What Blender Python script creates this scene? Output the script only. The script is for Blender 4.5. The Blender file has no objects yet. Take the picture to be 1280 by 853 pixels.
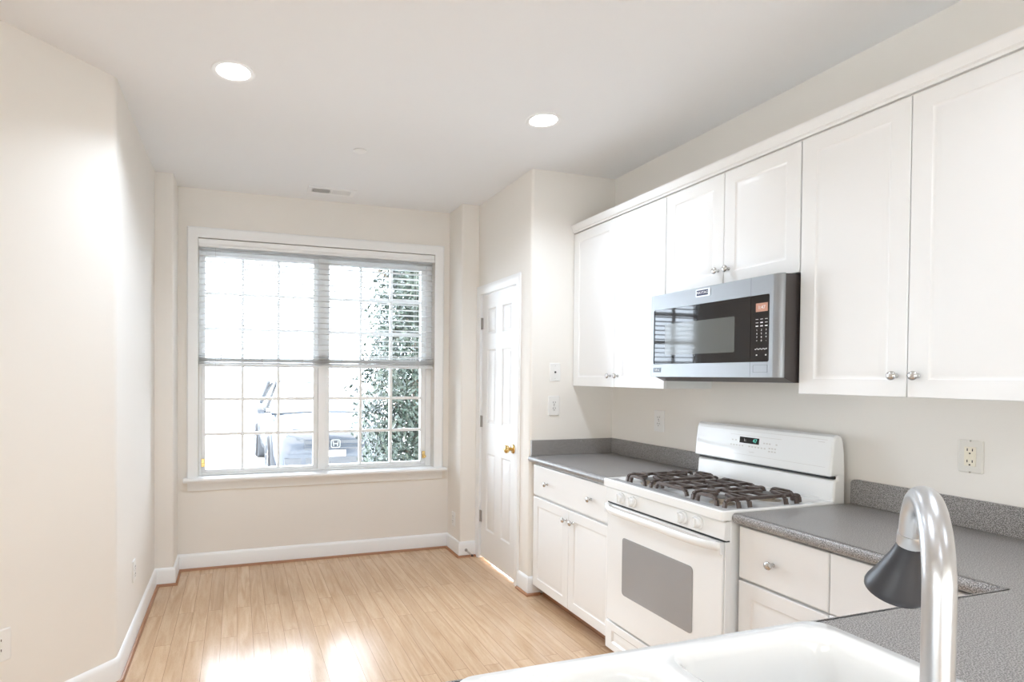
import bpy, bmesh, math, random
from mathutils import Vector, Matrix
C = bpy.context.scene.collection
PI = math.pi
random.seed(4)

# ------------------------------------------------------------------ camera
FPX, CX, CY = 722.59, 530.52, 480.25
cam_d = bpy.data.cameras.new('camera')
cam = bpy.data.objects.new('camera', cam_d); C.objects.link(cam)
cam_d.sensor_fit = 'HORIZONTAL'; cam_d.sensor_width = 36.0
cam_d.lens = FPX / 1280 * 36.0
cam_d.shift_x = (640 - CX) / 1280
cam_d.shift_y = (CY - 426.5) / 1280
cam_d.clip_start = 0.02; cam_d.clip_end = 200
R = ((0.95152, 0.30759, -0.00213), (-0.30751, 0.9514, 0.01642), (0.00708, -0.01496, 0.99986))
m = Matrix(((R[0][0], R[0][2], -R[0][1], 0), (R[1][0], R[1][2], -R[1][1], 0), (R[2][0], R[2][2], -R[2][1], 1.4349), (0, 0, 0, 1)))
cam.matrix_world = m
bpy.context.scene.camera = cam

# ------------------------------------------------------------------ light and exposure
SKY = 6.3
SKY_FRONT = 13.5
CAN = 7.7
CANR = 4.4  # power of the added downlights out of view
EXPOSURE = 0.23
sc = bpy.context.scene
sc.view_settings.view_transform = 'Standard'; sc.view_settings.look = 'None'
sc.view_settings.gamma = 1.0; sc.view_settings.use_curve_mapping = False
sc.view_settings.exposure = EXPOSURE
w = bpy.data.worlds.new('sky'); sc.world = w; w.use_nodes = True
nt_ = w.node_tree; bg = nt_.nodes['Background']
# overcast sky, brighter and cooler over the street side than behind the house
tc_ = nt_.nodes.new('ShaderNodeTexCoord'); sp_ = nt_.nodes.new('ShaderNodeSeparateXYZ'); mr_ = nt_.nodes.new('ShaderNodeMapRange')
mr_.inputs['From Min'].default_value = -.6; mr_.inputs['From Max'].default_value = .6; mr_.interpolation_type = 'SMOOTHSTEP'
mxs = nt_.nodes.new('ShaderNodeMix'); mxs.data_type = 'RGBA'
mxs.inputs['A'].default_value = (SKY*1.03, SKY*.975, SKY*.88, 1); mxs.inputs['B'].default_value = (SKY_FRONT*.88, SKY_FRONT*.98, SKY_FRONT*1.12, 1)
nt_.links.new(tc_.outputs['Generated'], sp_.inputs[0]); nt_.links.new(sp_.outputs['Y'], mr_.inputs['Value']); nt_.links.new(mr_.outputs[0], mxs.inputs['Factor'])
nt_.links.new(mxs.outputs['Result'], bg.inputs[0]); bg.inputs[1].default_value = 1.0
sc.cycles.max_bounces = 10; sc.cycles.diffuse_bounces = 6; sc.cycles.glossy_bounces = 4
sc.cycles.transparent_max_bounces = 24; sc.cycles.caustics_reflective = False; sc.cycles.caustics_refractive = False
sc.cycles.sample_clamp_indirect = 6.0
sc.cycles.use_denoising = True

def area(name, loc, rot, sx, sy, power, color, shape='RECTANGLE', parent=None, spread=PI):
    d = bpy.data.lights.new(name, 'AREA'); d.shape = shape; d.size = sx
    if shape in ('RECTANGLE', 'ELLIPSE'): d.size_y = sy
    d.energy = power; d.color = color; d.spread = spread
    o = bpy.data.objects.new(name, d); C.objects.link(o); o.location = loc; o.rotation_euler = rot
    if parent: o.parent = parent
    return o
# portals guide the sky light through the front and added rear, side openings
for nm_, lc_, rt_, sx_, sy_ in (('added_rear_window_portal', (.1, -2.64, .875), (PI/2, 0, 0), 3.5, 1.33), ('added_side_window_portal', (-2.89, -.75, .95), (0, -PI/2, 0), 1.38, 2.4), ('front_window_portal', (.636, 4.79, 1.55), (-PI/2, 0, 0), 1.8, 1.75)):
    area(nm_, lc_, rt_, sx_, sy_, 1, (1, 1, 1)).data.cycles.is_portal = True

# ------------------------------------------------------------------ helpers
WL = {}
def finish(name, bm, mat, parent=None, smooth=False, bevel=0, ang=40, seg=2, local=False):
    if parent is not None and not local:
        off = WL.get(parent.name, Vector((0, 0, 0)))
        bmesh.ops.translate(bm, verts=bm.verts, vec=-off)
    bmesh.ops.recalc_face_normals(bm, faces=bm.faces)
    me = bpy.data.meshes.new(name); bm.to_mesh(me); bm.free()
    mats = mat if isinstance(mat, (list, tuple)) else [mat]
    for x in mats: me.materials.append(x)
    o = bpy.data.objects.new(name, me); C.objects.link(o)
    if smooth:
        for p in me.polygons: p.use_smooth = True
        try: me.set_sharp_from_angle(angle=math.radians(ang))
        except Exception: pass
    if bevel:
        b = o.modifiers.new('bevel', 'BEVEL'); b.width = bevel; b.segments = seg; b.limit_method = 'ANGLE'; b.angle_limit = math.radians(ang)
        if not smooth:
            for p in me.polygons: p.use_smooth = True
            try: me.set_sharp_from_angle(angle=math.radians(30))
            except Exception: pass
    if parent is not None:
        o.parent = parent; WL[o.name] = WL.get(parent.name, Vector((0, 0, 0)))
    return o
def tag(o, label=None, cat=None, group=None, kind=None):
    if label: o['label'] = label
    if cat: o['category'] = cat
    if group: o['group'] = group
    if kind: o['kind'] = kind
    return o
def thing(name, label=None, cat=None, loc=(0, 0, 0), rz=0, group=None, kind=None):
    o = bpy.data.objects.new(name, None); C.objects.link(o); o.location = loc; o.rotation_euler = (0, 0, rz)
    o.empty_display_size = .1
    WL[o.name] = Vector(loc)
    return tag(o, label, cat, group, kind)
def dup(root, loc, rz=0, label=None, group=None):
    def cp(o, par):
        c = o.copy(); C.objects.link(c); c.parent = par
        for ch in [x for x in o.children]: cp(ch, c)
        return c
    r = cp(root, None); r.location = loc; r.rotation_euler = (0, 0, rz); WL[r.name] = Vector(loc)
    return tag(r, label, None, group)
def B(): return bmesh.new()
def box(bm, x0, x1, y0, y1, z0, z1, mi=0):
    v = [bm.verts.new((x, y, z)) for x in (x0, x1) for y in (y0, y1) for z in (z0, z1)]
    for f in ((0, 1, 3, 2), (4, 6, 7, 5), (0, 4, 5, 1), (2, 3, 7, 6), (0, 2, 6, 4), (1, 5, 7, 3)):
        bm.faces.new([v[i] for i in f]).material_index = mi
    return bm
def bx(*a): return box(B(), *a)
def sweep(bm, path, prof, side=1, closed=False, caps=True):
    """prof: closed loop of (offset, z); offset grows to the left of the path when side=1"""
    n = len(path); rings = []
    for i, p in enumerate(path):
        p = Vector(p)
        a = (p - Vector(path[i-1])).normalized() if (i > 0 or closed) else None
        b = (Vector(path[(i+1) % n]) - p).normalized() if (i < n-1 or closed) else None
        if a is None: a = b
        if b is None: b = a
        na = Vector((-a.y, a.x)) * side; nb = Vector((-b.y, b.x)) * side
        k = na + nb; k = k / max(k.dot(na), .2) if k.length > 1e-6 else na
        rings.append([bm.verts.new((p.x + k.x*o, p.y + k.y*o, z)) for o, z in prof])
    m_ = len(prof)
    for i in range(n if closed else n-1):
        r0, r1 = rings[i], rings[(i+1) % n]
        for j in range(m_): bm.faces.new((r0[j], r0[(j+1) % m_], r1[(j+1) % m_], r1[j]))
    if caps and not closed:
        bm.faces.new(rings[0]); bm.faces.new(rings[-1][::-1])
    return bm
def tube(bm, pts, rad, n=12, cap=True):
    pts = [Vector(p) for p in pts]; rings = []
    up = None
    for i, p in enumerate(pts):
        t = (pts[min(i+1, len(pts)-1)] - pts[max(i-1, 0)]).normalized()
        if up is None:
            up = Vector((0, 0, 1)) if abs(t.z) < .9 else Vector((1, 0, 0))
        u = (up - t*up.dot(t)).normalized(); v = t.cross(u); up = u
        r = rad[i] if isinstance(rad, (list, tuple)) else rad
        rings.append([bm.verts.new(p + (u*math.cos(2*PI*k/n) + v*math.sin(2*PI*k/n))*r) for k in range(n)])
    for a, b in zip(rings, rings[1:]):
        for k in range(n): bm.faces.new((a[k], a[(k+1) % n], b[(k+1) % n], b[k]))
    if cap: bm.faces.new(rings[0][::-1]); bm.faces.new(rings[-1])
    return bm
def lathe(bm, prof, c=(0, 0, 0), axis=(0, 0, 1), n=24):
    """prof: list of (r, h) along axis"""
    q = Vector((0, 0, 1)).rotation_difference(Vector(axis)); c = Vector(c); rings = []
    for r, h in prof:
        if r < 1e-6: rings.append([bm.verts.new(c + q @ Vector((0, 0, h)))])
        else: rings.append([bm.verts.new(c + q @ Vector((r*math.cos(2*PI*k/n), r*math.sin(2*PI*k/n), h))) for k in range(n)])
    for a, b in zip(rings, rings[1:]):
        for k in range(n):
            l = []
            for x in ((a[k % len(a)]), (a[(k+1) % n % len(a)]), (b[(k+1) % n % len(b)]), (b[k % len(b)])):
                if x not in l: l.append(x)
            if len(l) > 2: bm.faces.new(l)
    return bm
def prism(bm, poly, z0, z1, f=lambda a, b, c: (a, b, c)):
    """closed polygon (a,b) extruded along c"""
    v0 = [bm.verts.new(f(a, b, z0)) for a, b in poly]; v1 = [bm.verts.new(f(a, b, z1)) for a, b in poly]
    bm.faces.new(v0[::-1]); bm.faces.new(v1)
    for i in range(len(poly)):
        j = (i+1) % len(poly); bm.faces.new((v0[i], v0[j], v1[j], v1[i]))
    return bm
def rrect(x0, x1, y0, y1, r, n=5):
    out = []
    for cx, cy, a in ((x1-r, y1-r, 0), (x0+r, y1-r, PI/2), (x0+r, y0+r, PI), (x1-r, y0+r, 1.5*PI)):
        for k in range(n+1):
            t = a + k*PI/2/n; out.append((cx + r*math.cos(t), cy + r*math.sin(t)))
    return out
def rings_mesh(bm, rings, cap_first=False, cap_last=True):
    vs = [[bm.verts.new(p) for p in r] for r in rings]
    for a, b in zip(vs, vs[1:]):
        n = len(a)
        for k in range(n): bm.faces.new((a[k], a[(k+1) % n], b[(k+1) % n], b[k]))
    if cap_first: bm.faces.new(vs[0][::-1])
    if cap_last: bm.faces.new(vs[-1])
    return bm
def slab(us, vs, panels, rings, T, f):
    """slab with face grid; panels = set of (i,j) cells built as ring steps (inset, depth); f maps (u,v,w) to world, w=0 is the face, -T the back"""
    bm = B()
    def q(pts): bm.faces.new([bm.verts.new(f(*p)) for p in pts])
    for i in range(len(us)-1):
        for j in range(len(vs)-1):
            a, b, c, d = us[i], us[i+1], vs[j], vs[j+1]
            if (i, j) in panels:
                prev = [(a, c, 0), (b, c, 0), (b, d, 0), (a, d, 0)]
                for ins, dep in rings:
                    cur = [(a+ins, c+ins, dep), (b-ins, c+ins, dep), (b-ins, d-ins, dep), (a+ins, d-ins, dep)]
                    for k in range(4): q((prev[k], prev[(k+1) % 4], cur[(k+1) % 4], cur[k]))
                    prev = cur
                q(prev)
            else: q(((a, c, 0), (b, c, 0), (b, d, 0), (a, d, 0)))
    # sides per segment so that doubles merge
    for i in range(len(us)-1):
        for v_ in (vs[0], vs[-1]): q(((us[i], v_, 0), (us[i+1], v_, 0), (us[i+1], v_, -T), (us[i], v_, -T)))
    for j in range(len(vs)-1):
        for u_ in (us[0], us[-1]): q(((u_, vs[j], 0), (u_, vs[j+1], 0), (u_, vs[j+1], -T), (u_, vs[j], -T)))
    for i in range(len(us)-1):
        for j in range(len(vs)-1): q(((us[i], vs[j], -T), (us[i+1], vs[j], -T), (us[i+1], vs[j+1], -T), (us[i], vs[j+1], -T)))
    bmesh.ops.remove_doubles(bm, verts=bm.verts, dist=1e-5)
    return bm
def text(name, s, mat, parent, loc, rot, size, depth=.0004, align='CENTER', sx=1.0):
    cu = bpy.data.curves.new('t', 'FONT'); cu.body = s; cu.size = size; cu.extrude = depth; cu.align_x = align; cu.align_y = 'CENTER'
    t = bpy.data.objects.new('t', cu); C.objects.link(t)
    dg = bpy.context.evaluated_depsgraph_get(); dg.update()
    me = bpy.data.meshes.new_from_object(t.evaluated_get(dg)); bpy.data.objects.remove(t)
    M = Matrix.Translation(Vector(loc) - WL.get(parent.name, Vector((0, 0, 0)))) @ Matrix.Rotation(rot[2], 4, 'Z') @ Matrix.Rotation(rot[1], 4, 'Y') @ Matrix.Rotation(rot[0], 4, 'X') @ Matrix.Diagonal((sx, 1, 1, 1))
    me.transform(M); me.materials.clear(); me.materials.append(mat)
    o = bpy.data.objects.new(name, me); C.objects.link(o); o.parent = parent; WL[o.name] = WL.get(parent.name, Vector((0, 0, 0)))
    return o
FACE_MX = (PI/2, 0, -PI/2)     # text that reads when looked at from -X

# ------------------------------------------------------------------ materials
def mat(name, col, rough=.5, metal=0, bump=0, bscale=60, coat=0, spec=.5, emit=None, es=0, var=0, vscale=5):
    mt = bpy.data.materials.new(name); mt.use_nodes = True; nt = mt.node_tree; b = nt.nodes['Principled BSDF']
    b.inputs['Base Color'].default_value = (*col, 1); b.inputs['Roughness'].default_value = rough; b.inputs['Metallic'].default_value = metal
    b.inputs['Coat Weight'].default_value = coat; b.inputs['Coat Roughness'].default_value = .05; b.inputs['Specular IOR Level'].default_value = spec
    if emit: b.inputs['Emission Color'].default_value = (*emit, 1); b.inputs['Emission Strength'].default_value = es
    tc = nt.nodes.new('ShaderNodeTexCoord')
    if bump:
        n = nt.nodes.new('ShaderNodeTexNoise'); n.inputs['Scale'].default_value = bscale; n.inputs['Detail'].default_value = 3
        bp_ = nt.nodes.new('ShaderNodeBump'); bp_.inputs['Strength'].default_value = bump; bp_.inputs['Distance'].default_value = .002
        nt.links.new(tc.outputs['Object'], n.inputs['Vector']); nt.links.new(n.outputs['Fac'], bp_.inputs['Height']); nt.links.new(bp_.outputs['Normal'], b.inputs['Normal'])
    if var:
        n = nt.nodes.new('ShaderNodeTexNoise'); n.inputs['Scale'].default_value = vscale; n.inputs['Detail'].default_value = 2
        r = nt.nodes.new('ShaderNodeMix'); r.data_type = 'RGBA'
        r.inputs['A'].default_value = (*[c*(1-var) for c in col], 1); r.inputs['B'].default_value = (*[min(1, c*(1+var)) for c in col], 1)
        nt.links.new(tc.outputs['Object'], n.inputs['Vector']); nt.links.new(n.outputs['Fac'], r.inputs['Factor']); nt.links.new(r.outputs['Result'], b.inputs['Base Color'])
    return mt
M_wall = mat('wall_paint', (.835, .80, .75), .75, bump=.12, bscale=180, var=.012, vscale=2)
M_ceil = mat('ceiling_paint', (.86, .865, .875), .85, bump=.1, bscale=150)
M_trim = mat('trim_white', (.88, .885, .885), .35)
M_cab = mat('cabinet_white', (.85, .845, .835), .3, coat=.1, var=.006, vscale=3)
M_carc = mat('cabinet_box_white', (.82, .81, .79), .45)
M_app = mat('appliance_white', (.87, .875, .87), .16, coat=.4)
M_appg = mat('oven_window_grey', (.33, .33, .335), .08, coat=.6, var=.02, vscale=8)
M_black = mat('black_gap', (.012, .012, .012), .5)
M_blackgl = mat('black_glass', (.02, .018, .018), .03, spec=.5)
M_screen = mat('oven_mesh_window', (.13, .135, .127), .06, spec=.5)
M_steel = mat('brushed_steel', (.34, .35, .362), .42, metal=1, bump=.02, bscale=300)
M_darkst = mat('dark_case', (.055, .045, .042), .4, bump=.2, bscale=400)
M_nickel = mat('satin_nickel', (.62, .61, .59), .25, metal=1)
M_chrome = mat('faucet_steel', (.62, .63, .645), .33, metal=1)
M_fblack = mat('spray_black', (.035, .035, .04), .38)
M_brass = mat('brass', (.80, .58, .25), .2, metal=1)
M_hinge = mat('hinge_steel', (.42, .40, .38), .4, metal=1)
M_iron = mat('grate_iron', (.11, .085, .075), .42, metal=.35, bump=.3, bscale=200)
M_burn = mat('burner_aluminium', (.50, .43, .35), .5, metal=.6, var=.25, vscale=60)
M_cap = mat('burner_cap', (.16, .15, .14), .5, var=.3, vscale=80)
M_sink = mat('sink_enamel', (.90, .90, .89), .09, coat=.6)
M_plate = mat('plate_white', (.84, .83, .81), .4)
M_ivory = mat('plate_ivory', (.83, .77, .64), .4)
M_gplate = mat('plate_cream', (.76, .73, .67), .4)
M_slot = mat('slot_dark', (.03, .025, .02), .6)
M_shoe = mat('shoe_wood', (.36, .17, .085), .35, var=.15, vscale=12)
M_orange = mat('oven_clock', (.35, .16, .10), .4, emit=(.85, .50, .38), es=.2)
M_grey = mat('print_grey', (.55, .55, .56), .5)
M_white = mat('print_white', (.8, .8, .8), .5)
M_pale = mat('print_pale', (.62, .60, .57), .6)
M_teal = mat('clock_digits', (.05, .3, .25), .4, emit=(.15, .75, .6), es=.6)
M_lens = mat('lamp_lens', (.9, .9, .9), .5, emit=(1, .97, .93), es=9)
M_cardk = mat('car_plastic', (.10, .11, .13), .5)
M_car = mat('car_paint', (.055, .070, .10), .3, coat=1.0)
M_carg = mat('car_glass', (.06, .07, .085), .05, coat=1)
M_tyre = mat('tyre_rubber', (.04, .04, .045), .8)
M_conc = mat('concrete', (.62, .62, .61), .9, var=.08, vscale=1.5)
M_bark = mat('bark', (.20, .16, .12), .9, bump=.5, bscale=30)
M_leaf = mat('holly_leaf', (.030, .052, .038), .3, coat=.35, var=.35, vscale=9)

def slat_mat():
    mt = bpy.data.materials.new('blind_slat'); mt.use_nodes = True; nt = mt.node_tree
    b = nt.nodes['Principled BSDF']; b.inputs['Base Color'].default_value = (.92, .92, .91, 1); b.inputs['Roughness'].default_value = .4
    t = nt.nodes.new('ShaderNodeBsdfTranslucent'); t.inputs[0].default_value = (.9, .9, .9, 1)
    mx = nt.nodes.new('ShaderNodeMixShader'); mx.inputs[0].default_value = .6
    nt.links.new(b.outputs[0], mx.inputs[1]); nt.links.new(t.outputs[0], mx.inputs[2]); nt.links.new(mx.outputs[0], nt.nodes['Material Output'].inputs[0])
    return mt
M_slat = slat_mat()
def glass_mat():
    mt = bpy.data.materials.new('window_glass'); mt.use_nodes = True; nt = mt.node_tree
    nt.nodes.remove(nt.nodes['Principled BSDF'])
    t = nt.nodes.new('ShaderNodeBsdfTransparent'); t.inputs[0].default_value = (.97, .985, .985, 1)
    g = nt.nodes.new('ShaderNodeBsdfGlossy'); g.inputs['Roughness'].default_value = .02
    fr = nt.nodes.new('ShaderNodeFresnel'); fr.inputs[0].default_value = 1.35
    mx = nt.nodes.new('ShaderNodeMixShader')
    nt.links.new(fr.outputs[0], mx.inputs[0]); nt.links.new(t.outputs[0], mx.inputs[1]); nt.links.new(g.outputs[0], mx.inputs[2]); nt.links.new(mx.outputs[0], nt.nodes['Material Output'].inputs[0])
    return mt
M_glass = glass_mat()
def counter_mat():
    mt = mat('counter_laminate', (.26, .245, .235), .32, coat=0); nt = mt.node_tree; b = nt.nodes['Principled BSDF']
    tc = nt.nodes['Texture Coordinate']
    v = nt.nodes.new('ShaderNodeTexNoise'); v.inputs['Scale'].default_value = 380; v.inputs['Detail'].default_value = 2
    r = nt.nodes.new('ShaderNodeValToRGB'); cr = r.color_ramp
    cr.elements[0].position = .40; cr.elements[0].color = (.11, .103, .10, 1)
    cr.elements[1].position = .60; cr.elements[1].color = (.46, .44, .43, 1)
    e = cr.elements.new(.5); e.color = (.255, .24, .232, 1)
    nt.links.new(tc.outputs['Object'], v.inputs['Vector']); nt.links.new(v.outputs['Fac'], r.inputs['Fac']); nt.links.new(r.outputs['Color'], b.inputs['Base Color'])
    return mt
M_count = counter_mat()
def floor_mat():
    mt = mat('oak_strip_floor', (.5, .3, .16), .19, coat=0, spec=.38); nt = mt.node_tree; b = nt.nodes['Principled BSDF']; L = nt.links.new
    tc = nt.nodes['Texture Coordinate']
    mp = nt.nodes.new('ShaderNodeMapping'); mp.inputs['Rotation'].default_value = (0, 0, PI/2)
    L(tc.outputs['Object'], mp.inputs['Vector'])
    br = nt.nodes.new('ShaderNodeTexBrick'); br.inputs['Scale'].default_value = 1; br.inputs['Brick Width'].default_value = 1.1; br.inputs['Row Height'].default_value = .083
    br.inputs['Mortar Size'].default_value = .0011; br.inputs['Mortar Smooth'].default_value = .3; br.inputs['Bias'].default_value = 0; br.offset = .37; br.offset_frequency = 2
    br.inputs['Color1'].default_value = (0, 0, 0, 1); br.inputs['Color2'].default_value = (1, 1, 1, 1); br.inputs['Mortar'].default_value = (.5, .5, .5, 1)
    L(mp.outputs[0], br.inputs['Vector'])
    # grain: noise stretched along the boards, shifted per board
    ad = nt.nodes.new('ShaderNodeVectorMath'); ad.operation = 'ADD'
    sc_ = nt.nodes.new('ShaderNodeVectorMath'); sc_.operation = 'SCALE'; sc_.inputs['Scale'].default_value = 7.3
    L(br.outputs['Color'], sc_.inputs[0]); L(mp.outputs[0], ad.inputs[0]); L(sc_.outputs[0], ad.inputs[1])
    mp2 = nt.nodes.new('ShaderNodeMapping'); mp2.inputs['Scale'].default_value = (2.2, 26, 1); L(ad.outputs[0], mp2.inputs['Vector'])
    n1 = nt.nodes.new('ShaderNodeTexNoise'); n1.inputs['Scale'].default_value = 1; n1.inputs['Detail'].default_value = 5; n1.inputs['Distortion'].default_value = 1.2
    L(mp2.outputs[0], n1.inputs['Vector'])
    mp3 = nt.nodes.new('ShaderNodeMapping'); mp3.inputs['Scale'].default_value = (9, 240, 1); L(ad.outputs[0], mp3.inputs['Vector'])
    n2 = nt.nodes.new('ShaderNodeTexNoise'); n2.inputs['Detail'].default_value = 3; L(mp3.outputs[0], n2.inputs['Vector'])
    r1 = nt.nodes.new('ShaderNodeValToRGB'); r1.color_ramp.elements[0].position = .3; r1.color_ramp.elements[0].color = (.52, .34, .20, 1)
    r1.color_ramp.elements[1].position = .68; r1.color_ramp.elements[1].color = (.68, .49, .325, 1)
    L(n1.outputs['Fac'], r1.inputs['Fac'])
    hs = nt.nodes.new('ShaderNodeMix'); hs.data_type = 'RGBA'; hs.blend_type = 'MULTIPLY'; hs.inputs['Factor'].default_value = 1
    r2 = nt.nodes.new('ShaderNodeValToRGB'); r2.color_ramp.elements[0].color = (.94, .925, .91, 1); r2.color_ramp.elements[1].color = (1.04, 1.035, 1.03, 1)
    L(br.outputs['Color'], r2.inputs['Fac']); L(r1.outputs['Color'], hs.inputs['A']); L(r2.outputs['Color'], hs.inputs['B'])
    h2 = nt.nodes.new('ShaderNodeMix'); h2.data_type = 'RGBA'; h2.blend_type = 'MULTIPLY'; h2.inputs['Factor'].default_value = 1
    r3 = nt.nodes.new('ShaderNodeValToRGB'); r3.color_ramp.elements[0].position = .3; r3.color_ramp.elements[0].color = (.84, .80, .76, 1); r3.color_ramp.elements[1].position = .55; r3.color_ramp.elements[1].color = (1, 1, 1, 1)
    L(n2.outputs['Fac'], r3.inputs['Fac']); L(hs.outputs['Result'], h2.inputs['A']); L(r3.outputs['Color'], h2.inputs['B'])
    mo = nt.nodes.new('ShaderNodeMix'); mo.data_type = 'RGBA'; mo.inputs['B'].default_value = (.26, .13, .06, 1)
    L(br.outputs['Fac'], mo.inputs['Factor']); L(h2.outputs['Result'], mo.inputs['A']); L(mo.outputs['Result'], b.inputs['Base Color'])
    bm_ = nt.nodes.new('ShaderNodeBump'); bm_.inputs['Strength'].default_value = .25; bm_.inputs['Distance'].default_value = .001; bm_.invert = True
    L(br.outputs['Fac'], bm_.inputs['Height'])
    n3 = nt.nodes.new('ShaderNodeTexNoise'); n3.inputs['Scale'].default_value = 3.5; L(ad.outputs[0], n3.inputs['Vector'])
    b2 = nt.nodes.new('ShaderNodeBump'); b2.inputs['Strength'].default_value = .05; b2.inputs['Distance'].default_value = .004
    L(n3.outputs['Fac'], b2.inputs['Height']); L(bm_.outputs['Normal'], b2.inputs['Normal']); L(b2.outputs['Normal'], b.inputs['Normal']); L(b2.outputs['Normal'], b.inputs['Coat Normal'])
    return mt
M_floor = floor_mat()

# ------------------------------------------------------------------ room dimensions
XR = 2.4485; YC = 3.3755; XD = 1.818; YP = 4.242; YW = 4.524; XPR = 1.675; XPL = -.412; XL = -.529; YL = 2.96; ZC = 2.783; YB = -2.5; XLL = -2.75
S = lambda o: tag(o, kind='structure')
S(finish('floor', bx(XLL-.2, XR+.12, YB-.12, YW+.2, -.06, 0), M_floor))
S(finish('ceiling', bx(XLL-.2, XR+.12, YB-.12, YW+.2, ZC, ZC+.08), M_ceil))
S(finish('wall_right', bx(XR, XR+.12, YB, YC+.12, 0, ZC), M_wall))
# pantry block: front faces the kitchen, side holds the pantry door
def arc(cx, cy, r, a0, a1, n=6): return [(cx + r*math.cos(a0+(a1-a0)*k/n), cy + r*math.sin(a0+(a1-a0)*k/n)) for k in range(n+1)]
rr = .02
S(finish('wall_pantry_front', prism(B(), [(XR, YC)] + [(XR, YC+.11), (XD+.11, YC+.11), (XD, YC+.11)] + arc(XD+rr, YC+rr, rr, PI, 1.5*PI), 0, ZC), M_wall, smooth=True))
DY0, DY1, DZ = 3.565, 4.19, 2.072
bm = B(); box(bm, XD, XD+.11, YC+.11, DY0, 0, ZC); box(bm, XD, XD+.11, DY1, YP, 0, ZC); box(bm, XD, XD+.11, DY0, DY1, DZ, ZC)
S(finish('wall_pantry_side', bm, M_wall))
WX0, WX1, WZ0, WZ1 = -.275, 1.547, .672, 2.427
bm = B(); box(bm, XPL, WX0, YW, YW+.2, 0, ZC); box(bm, WX1, XPR, YW, YW+.2, 0, ZC); box(bm, WX0, WX1, YW, YW+.2, 0, WZ0); box(bm, WX0, WX1, YW, YW+.2, WZ1, ZC)
S(finish('wall_window', bm, M_wall))
S(finish('wall_pier_left', prism(B(), [(XL, YW+.2), (XL, YP)] + arc(XPL-.015, YP+.015, .015, -PI/2, 0, 4) + [(XPL, YW+.2)], 0, ZC), M_wall, smooth=True))
S(finish('wall_pier_right', prism(B(), [(XD+.1, YW+.2), (XPR, YW+.2)] + arc(XPR+.015, YP+.015, .015, PI, 1.5*PI, 4) + [(XD+.1, YP)], 0, ZC), M_wall, smooth=True))
d = (YL - .75) ; xa = XL - d
cr_ = .05
# rounded corner between the far left wall and the angled wall
t_ = cr_*math.tan(PI/8)
p0 = Vector((XL, YL)); cen = Vector((XL - cr_, YL + t_))
bull = arc(cen.x, cen.y, cr_, 0, -PI/4, 8)
S(finish('wall_left', prism(B(), [(XL-.12, YW+.2), (XL-.12, YL+.06), (xa-.17, .75-.02), (xa-.17, .5), (xa, .5), (xa, .75)] + bull[::-1] + [(XL, YW+.2)], 0, ZC), M_wall, smooth=True))
bm = B(); box(bm, xa-.17, xa, YB, -2.0, 0, ZC); box(bm, xa-.17, xa, -2.0, .5, 0, .25); box(bm, xa-.17, xa, -2.0, .5, 1.65, ZC)
S(finish('wall_side', bm, M_wall))
# rear wall behind the viewpoint; its wide glazed opening is added for light
WB0, WB1 = .2, 1.55
bm = B(); box(bm, xa-.17, -1.7, YB-.12, YB, 0, ZC); box(bm, 1.9, XR+.12, YB-.12, YB, 0, ZC); box(bm, -1.7, 1.9, YB-.12, YB, WB1, ZC); box(bm, -1.7, 1.9, YB-.12, YB, 0, WB0)
S(finish('wall_back', bm, M_wall))
wb = thing('added_rear_window', kind='structure', loc=(.1, YB, 0))  # unseen window, added to brighten the room from behind
bm = B()
for x in (-1.7, -.53, .67, 1.83): box(bm, x, x+.07, YB-.1, YB-.04, WB0, WB1)
for a, b_ in ((-1.63, -.53), (-.46, .67), (.74, 1.83)):
    box(bm, a, b_, YB-.1, YB-.04, WB0, WB0+.06); box(bm, a, b_, YB-.1, YB-.04, WB1-.06, WB1)
finish('added_window_frame', bm, M_trim, wb)
finish('added_window_pane', bx(-1.65, 1.85, YB-.075, YB-.07, WB0+.05, WB1-.05), M_glass, wb)
wl_ = thing('added_side_window', kind='structure', loc=(xa, -.75, 0))  # unseen window, added to bring low light in from the left
bm = B()
for y in (-2.0, -.79, .43): box(bm, xa-.13, xa-.07, y, y+.07, .25, 1.65)
for a, b_ in ((-1.93, -.79), (-.72, .43)):
    box(bm, xa-.13, xa-.07, a, b_, .25, .31); box(bm, xa-.13, xa-.07, a, b_, 1.59, 1.65)
finish('added_window_frame', bm, M_trim, wl_)
finish('added_window_pane', bx(xa-.105, xa-.1, -1.95, .45, .3, 1.6), M_glass, wl_)

# ------------------------------------------------------------------ baseboards and shoe moulding
BBP = [(0, .0), (.014, .0), (.014, .098), (.010, .110), (.004, .118), (0, .120)]
SHP = [(.0145, 0), (.029, 0), (.0285, .006), (.025, .011), (.019, .014), (.0145, .015)]
def baseboard(name, path, side):
    r = thing(name, kind='structure')
    finish('board', sweep(B(), path, BBP, side), M_trim, r, smooth=True, ang=50)
    finish('shoe_moulding', sweep(B(), path, SHP, side), M_shoe, r, smooth=True, ang=50)
baseboard('baseboard_left', [(xa, YB), (xa, .75)] + [tuple(p) for p in bull[::-1]] + [(XL, YP)], -1)
baseboard('baseboard_window', [(XL+.0, YP), (XPL, YP), (XPL, YW), (XPR, YW), (XPR, YP), (XD, YP)], -1)
baseboard('baseboard_pantry', [(XD, 3.512), (XD, YC), (1.895, YC)], -1)

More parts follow.
